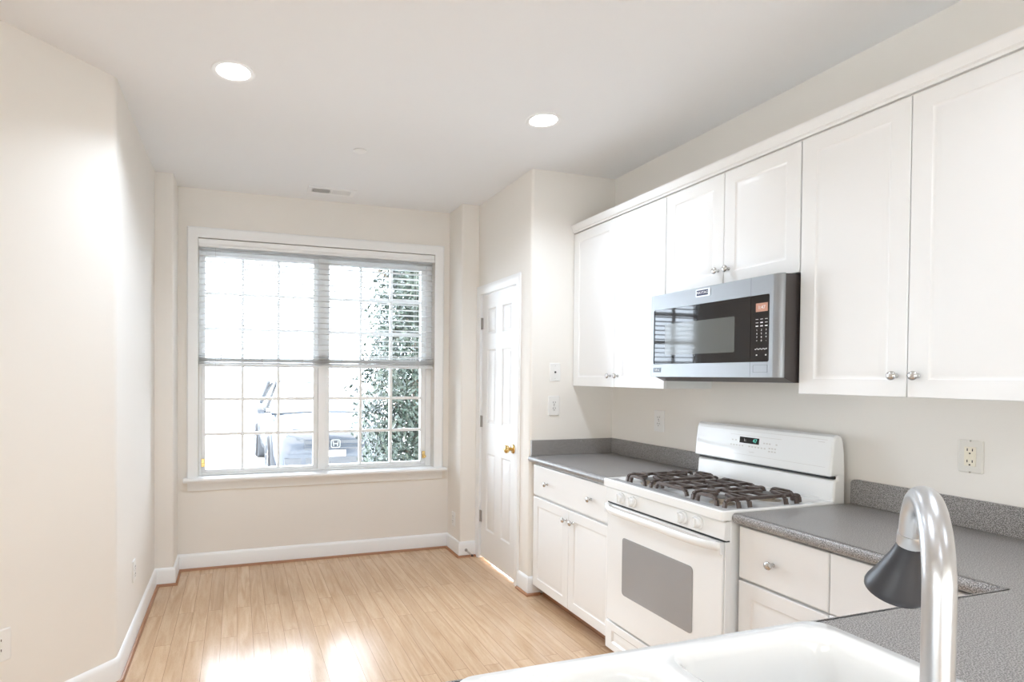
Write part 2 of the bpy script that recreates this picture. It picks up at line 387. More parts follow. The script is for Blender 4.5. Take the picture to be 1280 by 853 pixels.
# ------------------------------------------------------------------ window 1
W1 = thing('window_1', kind='structure', loc=(.636, YW, .67))
CP = [(0, 0), (.075, 0), (.075, .014), (.066, .02), (.02, .016), (.008, .012), (0, .012)]
def casing(name, x0, x1, z0, z1, y, parent, sgn=-1, wdt=.075):
    """three-sided casing (left, head, right) in the XZ plane at y, proud towards sgn*y"""
    bm = B(); path = [(x0, z0), (x0, z1), (x1, z1), (x1, z0)]
    rings = []
    for i, (x, z) in enumerate(path):
        sx = -1 if i < 2 else 1; sz = 0 if i in (0, 3) else 1
        rings.append([bm.verts.new((x + sx*o, y + sgn*h, z + sz*o)) for o, h in CP])
    n = len(CP)
    for a, b_ in zip(rings, rings[1:]):
        for k in range(n): bm.faces.new((a[k], a[(k+1) % n], b_[(k+1) % n], b_[k]))
    bm.faces.new(rings[0]); bm.faces.new(rings[-1][::-1])
    return finish(name, bm, M_trim, parent, smooth=True, ang=25)
casing('casing', WX0, WX1, .674, WZ1, YW, W1)
bm = B(); prism(bm, [(YW-.062, .652), (YW-.066, .660), (YW-.062, .672), (YW-.055, .675), (YW+.09, .675), (YW+.09, .672), (YW, .672), (YW, .646), (YW-.058, .646)], -.372, 1.642, lambda a, b_, c: (c, a, b_))
finish('window_stool', bm, M_trim, W1, smooth=True, ang=35)
bm = B(); prism(bm, [(YW, .646), (YW-.018, .646), (YW-.018, .592), (YW-.012, .580), (YW, .578)], -.345, 1.617, lambda a, b_, c: (c, a, b_))
finish('apron', bm, M_trim, W1, smooth=True, ang=35)
# jamb frame
GY = 4.64
gL = (-.229, .569); gR = (.696, 1.460); gz0, gz1 = .715, 2.305
bm = B()
box(bm, WX0+.001, -.256, 4.60, 4.70, .676, WZ1-.001); box(bm, 1.500, WX1-.001, 4.60, 4.70, .676, WZ1-.001)
box(bm, -.256, 1.500, 4.60, 4.70, 2.345, WZ1-.001); box(bm, -.256, 1.500, 4.60, 4.70, .676, .690)
box(bm, .605, .660, 4.59, 4.70, .690, 2.345)
finish('jamb_frame', bm, M_trim, W1, bevel=.002)
def sash(g, x0, x1):
    bm = B(); z0, z1 = .690, 2.345
    box(bm, x0, g[0], 4.615, 4.665, z0, z1); box(bm, g[1], x1, 4.615, 4.665, z0, z1)
    box(bm, g[0], g[1], 4.615, 4.665, z0, gz0); box(bm, g[0], g[1], 4.615, 4.665, gz1, z1)
    s = finish('sash', bm, M_trim, W1, bevel=.003)
    bm = B(); w_ = .011
    for k in (1, 2):
        x = g[0] + (g[1]-g[0])*k/3; box(bm, x-w_, x+w_, 4.626, 4.655, gz0, gz1)
    for k in range(1, 6):
        z = gz0 + (gz1-gz0)*k/6
        for j in range(3):
            a = g[0] + (g[1]-g[0])*j/3 + (w_ if j else 0); b_ = g[0] + (g[1]-g[0])*(j+1)/3 - (w_ if j < 2 else 0)
            box(bm, a, b_, 4.628, 4.653, z-w_, z+w_)
    finish('muntin_grid', bm, M_trim, s)
    finish('pane', bx(g[0], g[1], 4.639, 4.642, gz0, gz1), M_glass, s)
    return s
sl = sash(gL, -.2555, .6045); sr = sash(gR, .6605, 1.4995)
for x, s in ((-.245, sl), (1.485, sr)):
    bm = B(); box(bm, x-.012, x+.012, 4.600, 4.6149, .74, .80); box(bm, x-.005, x+.016, 4.585, 4.600, .748, .766)
    tag(finish('sash_lock', bm, M_brass, s, bevel=.002), 'pale brass lock')

# ------------------------------------------------------------------ window blind
BL = thing('window_blind', 'white slatted blind raised halfway over the wide window', 'blind', (.636, 4.56, 2.42))
bm = B(); prism(bm, [(4.527, 2.364), (4.524, 2.37), (4.524, 2.384), (4.528, 2.389), (4.526, 2.40), (4.522, 2.412), (4.522, 2.421), (4.534, 2.421), (4.536, 2.364)], WX0+.003, WX1-.003, lambda a, b_, c: (c, a, b_))
finish('valance', bm, M_trim, BL, smooth=True, ang=40)
finish('headrail', bx(WX0+.006, WX1-.006, 4.538, 4.585, 2.38, 2.424), M_slat, BL)
bm = B()
def one_slat(z, tilt, sag=0):
    for a, b_ in ((-.025, 0), (0, .025)):
        pass
    pts = [(-.025, -.002), (-.012, .0005), (.0, .0015), (.012, .0005), (.025, -.002)]
    x0, x1 = WX0+.006, WX1-.006; ca, sa = math.cos(tilt), math.sin(tilt)
    top = [(4.562 + a*ca - h*sa, z + a*sa + h*ca) for a, h in pts]; bot = [(y, q-.0025) for y, q in top]
    prism(bm, top + bot[::-1], x0, x1, lambda a, b_, c: (c, a, b_))
zz = 2.350
while zz > 1.60: one_slat(zz, -.05 + random.uniform(-.015, .015)); zz -= .0425
for k in range(8): one_slat(1.515 + k*.0062 + random.uniform(-.001, .001), random.uniform(-.05, .02))
one_slat(1.574, -.09); one_slat(1.585, .10)
finish('slats', bm, M_slat, BL, smooth=True, ang=30)
finish('bottom_rail', prism(B(), [(4.535, 1.487), (4.535, 1.505), (4.54, 1.508), (4.585, 1.508), (4.588, 1.505), (4.588, 1.487)], WX0+.006, WX1-.006, lambda a, b_, c: (c, a, b_)), M_slat, BL, smooth=True, ang=30)
for x in (-.115, .177, .477, .781, 1.085, 1.39):
    bm = B(); tube(bm, [(x, 4.5335, 2.36), (x, 4.5335, 1.49)], .0011, 6); tube(bm, [(x, 4.5905, 2.37), (x, 4.5905, 1.49)], .0011, 6)
    for dx in (-.008, .008): tube(bm, [(x+dx, 4.532, 1.60), (x+dx*.2, 4.531, 1.55), (x+dx, 4.531, 1.50)], .0016, 6)
    finish('ladder_cord', bm, M_slat, BL)
bm = tube(B(), [(1.41, 4.527, 2.36), (1.41, 4.529, 1.9), (1.412, 4.527, 1.52)], .0016, 6); tube(bm, [(1.412, 4.527, 1.52), (1.412, 4.527, 1.48)], [.003, .006], 8)
finish('lift_cord', bm, M_slat, BL)
bm = tube(B(), [(-.155, 4.527, 2.36), (-.155, 4.527, 1.47)], .0009, 6); tube(bm, [(-.155, 4.527, 1.47), (-.155, 4.527, 1.435)], [.002, .0045], 8)
finish('pull_cord', bm, M_pale, BL)

# ------------------------------------------------------------------ pantry door
bm = B()
path = [(DY0, 0), (DY0, DZ), (DY1, DZ), (DY1, 0)]
CP2 = [(-.006, 0), (.052, 0), (.052, .012), (.044, .017), (.012, .013), (.003, .010), (-.006, .009)]
rings = []
for i, (y, z) in enumerate(path):
    sy = -1 if i < 2 else 1; sz = 0 if i in (0, 3) else 1
    rings.append([bm.verts.new((XD - h, y + sy*o, z + sz*(o + (.01 if o > .05 else 0)))) for o, h in CP2])
for a, b_ in zip(rings, rings[1:]):
    for k in range(len(CP2)): bm.faces.new((a[k], a[(k+1) % len(CP2)], b_[(k+1) % len(CP2)], b_[k]))
bm.faces.new(rings[0]); bm.faces.new(rings[-1][::-1])
D1 = thing('door_1', kind='structure', loc=(XD, (DY0+DY1)/2, 0))
finish('door_casing', bm, M_trim, D1, smooth=True, ang=25)
bm = B(); box(bm, XD+.001, XD+.105, DY0+.0005, DY0+.008, .001, DZ-.0005); box(bm, XD+.001, XD+.105, DY1-.008, DY1-.0005, .001, DZ-.0005); box(bm, XD+.001, XD+.105, DY0+.008, DY1-.008, DZ-.008, DZ-.0005)
finish('door_jamb', bm, M_trim, D1)
RG6 = [(.004, -.003), (.010, -.0075), (.018, -.008), (.030, -.003), (.034, -.002)]
y0, y1 = DY0+.012, DY1-.011
us = [y0, y0+.095, y0+.245, y0+.355, y0+.507, y1]
vs = [.018, .245, .84, 1.07, 1.635, 1.755, 1.95, 2.058]
ds = slab(us, vs, {(i, j) for i in (1, 3) for j in (1, 3, 5)}, RG6, .034, lambda u, v, w_: (XD+.008-w_, u, v))
slabo = finish('door_slab', ds, M_trim, D1, smooth=True, ang=20)
for z in (1.842, 1.078, .333):
    bm = B(); tube(bm, [(XD+.002, DY1-.0095, z-.045), (XD+.002, DY1-.0095, z+.045)], .006, 10); box(bm, XD+.001, XD+.0075, DY1-.03, DY1-.009, z-.044, z+.044)
    finish('hinge', bm, M_hinge, slabo)
kn = B(); lathe(kn, [(.0, 0), (.031, 0), (.033, .003), (.030, .008), (.013, .011), (.011, .028), (.016, .034), (.026, .042), (.029, .052), (.026, .062), (.015, .068), (0, .069)], (XD+.008, 3.628, .927), (-1, 0, 0))
tag(finish('door_knob', kn, M_brass, slabo, smooth=True, ang=60), 'polished brass knob')
ds_ = thing('door_stop', 'small spring door stop on the baseboard beside the white panelled door', 'door stop', (1.722, YP-.014, .055))
bm = lathe(B(), [(0, 0), (.012, 0), (.012, .004), (.005, .006), (.005, .01)], (1.722, YP-.0145, .055), (0, -1, 0), 12)
finish('mount', bm, M_hinge, ds_)
pts = [(1.722 + .006*math.cos(k*.9) + .0004*k, YP-.024-.0009*k, .055-.0004*k + .006*math.sin(k*.9)) for k in range(60)]
finish('spring', tube(B(), pts, .0012, 6), M_hinge, ds_)
finish('rubber_tip', lathe(B(), [(0, 0), (.008, 0), (.009, .008), (.006, .014), (0, .014)], (1.745, YP-.077, .031), (.3, -1, -.3), 12), M_fblack, ds_)

# ------------------------------------------------------------------ cabinets
KN = [(0, 0), (.008, 0), (.0075, .003), (.0048, .006), (.0045, .014), (.008, .018), (.0135, .021), (.0155, .025), (.0145, .029), (.008, .032), (0, .033)]
def knob(parent, x, y, z):
    return tag(finish('knob', lathe(B(), KN, (x, y, z), (-1, 0, 0), 20), M_nickel, parent, smooth=True, ang=60), 'satin metal knob')
RG = [(.0, 0), (.004, -.0035), (.009, -.0045), (.014, -.0035), (.028, -.0005), (.031, 0)]
def cab_door(parent, x, y0, y1, z0, z1, fr=.055):
    us = [y0, y0+fr, y1-fr, y1]; vs = [z0, z0+fr, z1-fr, z1]
    return finish('door', slab(us, vs, {(1, 1)}, RG, .019, lambda u, v, w_: (x-w_, u, v)), M_cab, parent, bevel=.0025, ang=60)
def flat_front(name, parent, x, y0, y1, z0, z1):
    return finish(name, bx(x, x+.019, y0, y1, z0, z1), M_cab, parent, bevel=.004, seg=3)
g = .0015
# base cabinet far
XF = 1.835
def carcass(name, parent, x0, x1, y0, y1, z0, z1, m_=None):
    return finish(name, bx(x0, x1, y0, y1, z0, z1), m_ or M_carc, parent, bevel=.001)
b1 = thing('base_cabinet', 'white base cabinet with one wide two-knob drawer, between white panelled door and range', 'cabinet', (2.13, 2.93, 0))
carcass('body', b1, XF+.021, XR-.001, 2.506, YC-.001, .09, .874)
finish('toe_kick', bx(XF+.075, XF+.09, 2.506, YC-.03, .0005, .089), M_shoe, b1)
dr = flat_front('drawer', b1, XF, 2.510, 3.352, .668, .862)
knob(dr, XF, 3.173, .762); knob(dr, XF, 2.707, .765)
da = cab_door(b1, XF, 2.933, 3.352, .075, .655); knob(da, XF, 2.958, .592)
db = cab_door(b1, XF, 2.510, 2.930, .075, .655); knob(db, XF, 2.882, .592)
# base cabinet near: drawer unit
b2 = thing('base_cabinet', 'narrow white base cabinet with one-knob drawer, right beside the range', 'cabinet', (2.13, 1.55, 0))
carcass('body', b2, XF+.021, XR-.001, 1.375, 1.733, .09, .874)
finish('toe_kick', bx(XF+.075, XF+.09, 1.375, 1.733, .0005, .089), M_shoe, b2)
dr = flat_front('drawer', b2, XF, 1.377, 1.731, .668, .866)
knob(dr, XF, 1.583, .760)
da = cab_door(b2, XF, 1.377, 1.731, .075, .658); knob(da, XF, 1.41, .60)
b3 = thing('base_cabinet', 'plain white corner base cabinet under the counter where it turns', 'cabinet', (2.13, .95, 0))
carcass('body', b3, XF+.021, XR-.001, .30, 1.373, .09, .874)
flat_front('filler_panel', b3, XF, .96, 1.374, .668, .866); flat_front('door', b3, XF, .96, 1.374, .075, .664)
finish('toe_kick', bx(XF+.075, XF+.09, .96, 1.373, .0005, .089), M_shoe, b3)
b4 = thing('base_cabinet', 'white sink base cabinet carrying the peninsula counter and sink', 'cabinet', (.7, .6, 0))
bm = B(); x0, x1 = -.28, XF-.03
box(bm, x0, x1, .28, .298, .09, .874); box(bm, x0, x0+.018, .298, .87, .09, .874); box(bm, x1-.018, x1, .298, .87, .09, .874); box(bm, x0+.018, x1-.018, .298, .87, .09, .108); box(bm, x0+.018, x1-.018, .884, .889, .866, .874)
finish('body', bm, M_carc, b4)
for k in range(4):
    a = x0 + k*(x1-x0)/4; b_ = a + (x1-x0)/4 - .004
    dd = slab([a, a+.055, b_-.055, b_], [.10, .155, .80, .862], {(1, 1)}, RG, .019, lambda u, v, w_: (u, .892+w_, v))
    o = finish('door', dd, M_cab, b4, bevel=.0025, ang=60)
    finish('knob', lathe(B(), KN, (b_-.03 if k % 2 == 0 else a+.03, .892, .74), (0, 1, 0), 20), M_nickel, o, smooth=True)

# upper cabinets
XU = 2.1317
UL = ['tall white wall cabinet in the corner above the short counter run', 'short white wall cabinet directly above the microwave', 'large white wall cabinet to the right of the microwave, above the GFCI outlet']
UL[2] = 'large white wall cabinet at the near end, its doors right of the microwave'
def upper(lbl, y0, y1, z0, seam, kz, kd):
    r = thing('wall_cabinet', lbl, 'cabinet', ((XU+XR)/2, (y0+y1)/2, z0))
    carcass('body', r, XU+.021, XR-.001, y0+.001, y1-.001, z0+.001, 2.384)
    a = cab_door(r, XU, seam+g, y1-g, z0, 2.378, .06); knob(a, XU, seam+kd, kz)
    b_ = cab_door(r, XU, y0+g, seam-g, z0, 2.378, .06); knob(b_, XU, seam-kd, kz)
    return r
upper(UL[0], 2.503, YC-.004, 1.372, 2.928, 1.440, .036)
upper(UL[1], 1.741, 2.500, 1.858, 2.122, 1.931, .030)
upper(UL[2], .946, 1.738, 1.372, 1.345, 1.445, .033)
# crown along the cabinet tops
CR = [(-.012, 2.385), (.002, 2.385), (.004, 2.393), (.012, 2.398), (.014, 2.408), (.019, 2.422), (.022, 2.428), (.022, 2.437), (-.012, 2.437)]
tr = finish('trim_1', sweep(B(), [(XU, .946), (XU, YC-.002)], CR, 1), M_cab, smooth=True, ang=30)
S(tr)

# ------------------------------------------------------------------ countertops
XC = 1.805; ZT_, ZB_ = .914, .877
def nose(r=.0165):
    p = []
    cz = (ZT_+ZB_)/2; h = (ZT_-ZB_)/2
    for k in range(9):
        t = -PI/2 + PI*k/8; p.append((r*math.cos(t), cz + h*math.sin(t)))
    return [(-.004, ZB_)] + p + [(-.004, ZT_)]
NP = nose()
ct = thing('countertop', 'short grey speckled countertop left of the range, in the corner', 'countertop', (2.12, 2.94, .877))
bm = bx(XC+.0125, XR-.001, 2.503, YC-.001, ZB_, ZT_); sweep(bm, [(XC+.0165, 2.503), (XC+.0165, YC-.001)], NP, 1)
finish('worktop', bm, M_count, ct, smooth=True, ang=50)
finish('backsplash', bx(XR-.02, XR-.001, 2.503, YC-.021, ZT_, 1.016), M_count, ct, bevel=.003)
finish('end_splash', bx(1.822, XR-.001, YC-.020, YC-.001, ZT_, 1.016), M_count, ct, bevel=.002)
ct2 = thing('countertop', 'long grey speckled countertop with the sink, right of the range and turning the corner', 'countertop', (1.2, .7, .877))
bm = B(); yb0 = .22; xl = -.32
SX0, SX1, SY0, SY1 = .345, 1.160, .36, .897
box(bm, XC+.0125, XR-.001, .9115, 1.738, ZB_, ZT_)
yf = .928-.0125
box(bm, SX1, XR-.001, yb0, yf-.004, ZB_, ZT_); box(bm, xl, SX0, yb0, yf, ZB_, ZT_)
box(bm, SX0, SX1, yb0, SY0, ZB_, ZT_); box(bm, SX0, SX1, SY1, yf, ZB_, ZT_); box(bm, SX1, XC+.0125, yf-.004, yf, ZB_, ZT_)
sweep(bm, [(xl, yb0), (xl, yf+.0-.004), (XC+.0165, yf-.004), (XC+.0165, 1.738)], [(o, z) for o, z in NP], 1)
finish('worktop', bm, M_count, ct2, smooth=True, ang=50)
pr_ = [(.22, ZT_), (.22, 1.016)] + [(1.738-.018+.018*math.sin(t*PI/10), 1.016-.018+.018*math.cos(t*PI/10)) for t in range(6)] + [(1.738, ZT_)]
finish('backsplash', prism(B(), pr_, XR-.02, XR-.001, lambda a, b_, c: (c, a, b_)), M_count, ct2, bevel=.002, ang=60)

# ------------------------------------------------------------------ sink
sk = thing('kitchen_sink', 'white enamel double-bowl sink set into the grey counter in the foreground', 'sink', (.75, .63, .91))
bm = B()
X0, X1, Y0, Y1 = .335, 1.172, .345, .907
zr = ZT_+.011
def rr3(x0, x1, y0, y1, r, z, n=6): return [(a, b_, z) for a, b_ in rrect(x0, x1, y0, y1, r, n)]
# outer skirt and rim top with two bowls: build rim as ring strips
outer = [rr3(X0, X1, Y0, Y1, .045, ZT_+.0005), rr3(X0+.001, X1-.001, Y0+.001, Y1-.001, .045, ZT_+.006), rr3(X0+.006, X1-.006, Y0+.006, Y1-.006, .042, zr)]
rings_mesh(bm, outer, cap_last=False)
bowls = [(.372, .705, .455, .878), (.742, 1.128, .455, .878)]
# rim top surface = polygon with holes -> triangle fill from edges
def loop_edges(pts):
    v = [bm.verts.new(p) for p in pts]; return [bm.edges.new((v[i], v[(i+1) % len(v)])) for i in range(len(v))]
ed = loop_edges(rr3(X0+.006, X1-.006, Y0+.006, Y1-.006, .042, zr))
for (a, b_, c, d_) in bowls: ed += loop_edges(rr3(a, b_, c, d_, .06, zr-.0005))
bmesh.ops.triangle_fill(bm, edges=ed, use_beauty=True, use_dissolve=False)
for (a, b_, c, d_) in bowls:
    rs = [rr3(a, b_, c, d_, .06, zr-.0005)]
    for i_, z in ((.006, zr-.003), (.012, zr-.010), (.016, zr-.022), (.020, zr-.11), (.026, zr-.150), (.038, zr-.175), (.055, zr-.189), (.078, zr-.197), (.12, zr-.200)):
        rs.append(rr3(a+i_, b_-i_, c+i_, d_-i_, max(.06-i_*.3, .03), z))
    rings_mesh(bm, rs)
bmesh.ops.remove_doubles(bm, verts=bm.verts, dist=2e-5)
finish('basin', bm, M_sink, sk, smooth=True, ang=60)
for (a, b_, c, d_) in bowls:
    finish('drain', lathe(B(), [(0, .001), (.02, .001), (.03, .004), (.042, .005), (.045, .0015)], ((a+b_)/2, (c+d_)/2, zr-.2005), (0, 0, 1)), M_nickel, sk, smooth=True)

# ------------------------------------------------------------------ faucet
FX, FY = .697, .405
fc = thing('kitchen_faucet', 'tall gooseneck faucet of brushed steel with a black spray head', 'faucet', (FX, FY, zr))
finish('base', lathe(B(), [(0, 0.0005), (.030, .0005), (.031, .004), (.026, .010), (.021, .02), (.0195, .09), (.017, .10), (.0145, .105)], (FX, FY, zr), (0, 0, 1)), M_chrome, fc, smooth=True, ang=60)
ph = math.radians(50.5); dx, dy = math.sin(ph), math.cos(ph); ra = .085; zc = 1.295-ra
pts = [(FX, FY, zr+.10), (FX, FY, 1.08), (FX, FY, 1.15)]
for k in range(0, 25):
    t = math.radians(163*k/24); pts.append((FX + dx*ra*(1-math.cos(t)), FY + dy*ra*(1-math.cos(t)), zc + ra*math.sin(t)))
finish('spout', tube(B(), pts, .0143, 28), M_chrome, fc, smooth=True, ang=60)
e = Vector(pts[-1]); tdir = (Vector(pts[-1])-Vector(pts[-2])).normalized()
hd = (tdir + Vector((-.53, .85, 0))*.17).normalized()
finish('collar', lathe(B(), [(0, -.002), (.0152, -.002), (.0155, 0), (.0155, .014), (.0145, .016), (0, .016)], e, tdir), M_chrome, fc, smooth=True, ang=50)
sh = finish('spray_head', lathe(B(), [(0, .0), (.0145, 0), (.0150, .007), (.0175, .021), (.0245, .046), (.0325, .069), (.0338, .075), (.0333, .079), (.029, .080), (0, .078)], e + tdir*.0135, hd, 36), M_fblack, fc, smooth=True, ang=50)
finish('lever', tube(B(), [(FX+.015, FY-.01, zr+.07), (FX+.04, FY-.028, zr+.075), (FX+.09, FY-.06, zr+.10)], [.009, .007, .005], 12), M_chrome, fc, smooth=True)

# ------------------------------------------------------------------ gas range
RX, RY0, RY1 = 1.783, 1.745, 2.499
rg = thing('gas_range', 'white gas range with four burners, set between the two counters', 'range', (2.1, 2.12, 0))
finish('body', bx(RX+.025, 2.40, RY0, RY1, .06, .884), M_app, rg, bevel=.003)
for y in (RY0+.05, RY1-.05):
    for x in (RX+.09, 2.34): finish('foot', lathe(B(), [(0, 0.0005), (.016, .0005), (.016, .01), (.008, .012), (.008, .06)], (x, y, 0), (0, 0, 1), 12), M_darkst, rg)
finish('storage_drawer', slab([RY0+.003, RY0+.05, RY1-.05, RY1-.003], [.065, .10, .17, .203], {(1, 1)}, [(.004, 0), (.012, -.006), (.03, -.002)], .022, lambda u, v, w_: (RX-w_, u, v)), M_app, rg, bevel=.003, ang=50)
# oven door with framed window
RW = [(.0, 0), (.004, -.002), (.006, -.0055)]
finish('side_flange', bx(RX+.002, RX+.026, RY0, RY0+.0055, .205, .80), M_app, rg)
od = finish('oven_door', bx(RX-.002, RX+.0235, RY0+.0095, RY1-.012, .212, .797), M_app, rg, bevel=.006, seg=3)
wn = [(a, b_) for a, b_ in rrect(1.907, 2.363, .375, .655, .018, 4)]
wi = [(a, b_) for a, b_ in rrect(1.914, 2.356, .382, .648, .014, 4)]
bm = rings_mesh(B(), [[(RX-.0022, a, b_) for a, b_ in wn], [(RX-.004, a, b_) for a, b_ in wn], [(RX-.0045, a, b_) for a, b_ in wi]])
tag(finish('oven_window', bm, M_appg, od), 'grey oven window')
# full-width bowed handle
bm = B(); n = 20; rs = []
for k in range(n+1):
    t = k/n; y = RY0+.012 + (RY1-.008-RY0-.012)*t
    out = .050*(1 - abs(2*t-1)**6) ; hh = .017
    cx_ = RX - .004 - out
    rs.append([(cx_ + a*.011, y, .780 + b_*hh + .004*(1-abs(2*t-1)**2)) for a, b_ in ((1, -.5), (1, .5), (.5, .9), (-.3, 1), (-.9, .6), (-1, 0), (-.9, -.6), (-.3, -1), (.5, -.9))])
rings_mesh(bm, rs, cap_first=True)
for y in (RY0+.003, RY1-.040):
    box(bm, RX-.016, RX-.002, y+(.007 if y < 2 else 0), y+.034, .752, .7965)
finish('handle', bm, M_app, od, smooth=True, ang=50)
# slanted control panel with vent slots and knobs
pp = [(RX+.004, .806), (RX-.004, .809), (RX-.006, .815), (RX+.000, .874), (RX+.006, .8795), (RX+.03, .8795), (RX+.03, .806)]
cpn = finish('control_panel', prism(B(), pp, RY0+.001, RY1-.001, lambda a, b_, c: (a, c, b_)), M_app, rg, smooth=True, ang=25)
finish('panel_gap', bx(RX+.008, RX+.024, RY0+.004, RY1-.004, .7975, .8055), M_black, rg)
for k, (a, b_) in enumerate(((2.36, 2.43), (2.25, 2.33), (2.05, 2.13), (1.86, 1.94), (1.78, 1.84))):
    pass
KP = [(0, -.006), (.026, -.006), (.027, 0), (.0265, .005), (.024, .008), (.0215, .009), (.0205, .022), (.0185, .025), (0, .026)]
for y, z in ((2.372, .842), (2.287, .842), (1.966, .845), (1.880, .845)):
    kb = B(); lathe(kb, KP, (RX-.004, y, z), (-1, 0, .10), 28)
    box(kb, RX-.034, RX-.028, y-.005, y+.005, z-.018+.003, z+.018+.003)
    finish('burner_knob', kb, M_app, cpn, smooth=True, ang=40)
for y in (2.46, 2.20, 2.12, 1.80): pass
# cooktop: rimmed pan with two recessed wells
bm = B(); cx0, cx1 = RX-.020, 2.352
o1 = rrect(cx0, cx1, RY0-.004, RY1+.002, .012, 4)
o2 = rrect(cx0+.004, cx1-.002, RY0, RY1-.002, .010, 4)
def zz_(pts, z): return [(a, b_, z) for a, b_ in pts]
rings_mesh(bm, [zz_(o1, .8855), zz_(o1, .918), zz_(o2, .923)], cap_first=True, cap_last=False)
ed = loop_edges(zz_(o2, .923))
wells = [(1.815, 2.275, 2.175, 2.470), (1.815, 2.275, 1.765, 2.035)]
for a, b_, c, d_ in wells: ed += loop_edges(zz_(rrect(a, b_, c, d_, .03, 5), .923))
bmesh.ops.triangle_fill(bm, edges=ed, use_beauty=True)
for a, b_, c, d_ in wells:
    rings_mesh(bm, [zz_(rrect(a, b_, c, d_, .03, 5), .923), zz_(rrect(a+.012, b_-.012, c+.012, d_-.012, .02, 5), .916)])
bmesh.ops.remove_doubles(bm, verts=bm.verts, dist=2e-5)
finish('cooktop', bm, M_app, rg, smooth=True, ang=30)
for y in (1.885, 2.315):
    for x in (1.905, 2.150):
        r_ = .036
        bb = finish('burner', lathe(B(), [(0, 0), (r_+.014, 0), (r_+.012, .003), (r_-.008, .005), (r_-.006, .018), (r_, .019), (r_, .023), (0, .023)], (x, y, .9165), (0, 0, 1), 28), M_burn, rg, smooth=True, ang=35)
        finish('burner_cap', lathe(B(), [(0, .0232), (r_+.003, .0232), (r_+.004, .026), (r_, .029), (r_-.008, .030), (0, .0305)], (x, y, .9165), (0, 0, 1), 28), M_cap, bb, smooth=True, ang=35)
def bar(bm, p, q, wd=.007, ht=.0065):
    p, q = Vector(p), Vector(q); t = (q-p).normalized(); s_ = Vector((0, 0, 1)).cross(t)
    if s_.length < .1: s_ = Vector((1, 0, 0))
    s_.normalize(); u = t.cross(s_)
    vv = [bm.verts.new(c + s_*a*wd + u*b_*ht) for c in (p, q) for a, b_ in ((-1, -1), (1, -1), (1, 1), (-1, 1))]
    for f in ((0, 1, 2, 3), (7, 6, 5, 4), (0, 4, 5, 1), (1, 5, 6, 2), (2, 6, 7, 3), (3, 7, 4, 0)): bm.faces.new([vv[i] for i in f])
def poly_bar(bm, pts, **k):
    for a, b_ in zip(pts, pts[1:]): bar(bm, a, b_, **k)
for y in (1.885, 2.315):
    bm = B(); zt = .953; zb = .9185; hw = .112
    for s_ in (-1, 1):
        # long side rails with turned-down ends
        ys = y + s_*.084
        poly_bar(bm, [(1.832, ys, zb), (1.836, ys, zt-.012), (1.846, ys, zt-.003), (2.030, ys, zt-.003), (2.212, ys, zt-.003), (2.222, ys, zt-.012), (2.226, ys, zb)])
        for x in (1.905, 2.150):
            # side fingers that drop outside the rail and reach in over the burner
            for dxx in (-.028, .028):
                poly_bar(bm, [(x+dxx, y+s_*hw, zb), (x+dxx, y+s_*(hw-.006), zt-.008), (x+dxx, y+s_*(hw-.016), zt), (x+dxx*.35, y+s_*.030, zt+.004)])
    for x, s_ in ((1.905, -1), (2.150, 1)):
        # arched end hoops
        poly_bar(bm, [(x+s_*.078, y-.052, zb), (x+s_*.078, y-.048, zt-.010), (x+s_*.078, y-.036, zt), (x+s_*.078, y+.036, zt), (x+s_*.078, y+.048, zt-.010), (x+s_*.078, y+.052, zb)])
        poly_bar(bm, [(x+s_*.078, y, zt), (x+s_*.025, y, zt+.004)])
    for x in (1.985, 2.070): poly_bar(bm, [(x, y-.084, zt-.003), (x, y+.084, zt-.003)])
    poly_bar(bm, [(1.94, y, zt+.002), (2.115, y, zt+.002)])
    finish('grate', bm, M_iron, rg, bevel=.002)
bm = B(); zt = .951; zb = .9235
for x in (1.835, 1.905, 1.985, 2.070, 2.140, 2.212):
    poly_bar(bm, [(x, 2.196, zb), (x, 2.190, zt-.009), (x, 2.178, zt), (x, 2.022, zt), (x, 2.010, zt-.009), (x, 2.004, zb)])
poly_bar(bm, [(1.835, 2.150, zt), (2.212, 2.150, zt)]); poly_bar(bm, [(1.835, 2.050, zt), (2.212, 2.050, zt)])
finish('grate', bm, M_iron, rg, bevel=.002)
# backguard
pg = [(2.343, .923), (2.349, .930), (2.355, 1.008), (2.372, 1.012), (2.372, 1.028), (2.335, 1.026), (2.329, 1.032), (2.332, 1.050), (2.344, 1.170), (2.352, 1.190), (2.368, 1.199), (2.386, 1.197), (2.399, 1.180), (2.410, 1.120), (2.414, 1.040), (2.416, .905), (2.343, .905)]
bgd = finish('backguard', prism(B(), pg, RY0+.004, RY1-.004, lambda a, b_, c: (a, c, b_)), M_app, rg, bevel=.008, seg=3, ang=62)
finish('backguard_gap', bx(2.3565, 2.3719, RY0+.012, RY1-.012, 1.0135, 1.0265), M_black, bgd)
tg = math.atan2(.012, .12)
def gx(z, o=.0008): return 2.332 + .012*(z-1.05)/.12 - o
def gface(y0, y1, z0, z1, o=.0008, m_=0):
    bm = B(); v = [bm.verts.new((gx(z, oo), y, z)) for oo in (o, -.001) for y, z in ((y0, z0), (y1, z0), (y1, z1), (y0, z1))]
    for f in ((0, 1, 2, 3), (7, 6, 5, 4), (0, 4, 5, 1), (1, 5, 6, 2), (2, 6, 7, 3), (3, 7, 4, 0)): bm.faces.new([v[i] for i in f])
    return bm
TR = (PI/2 - tg, 0, -PI/2)
cd = tag(finish('clock_display', gface(2.103, 2.213, 1.118, 1.147), M_blackgl, bgd), 'dark clock display')
text('clock_digits', '47', M_teal, cd, (gx(1.132, .0016), 2.125, 1.132), FACE_MX, .026, sx=.9)
text('dim_clock_digits', '1:', M_grey, cd, (gx(1.132, .0014), 2.182, 1.132), FACE_MX, .018)
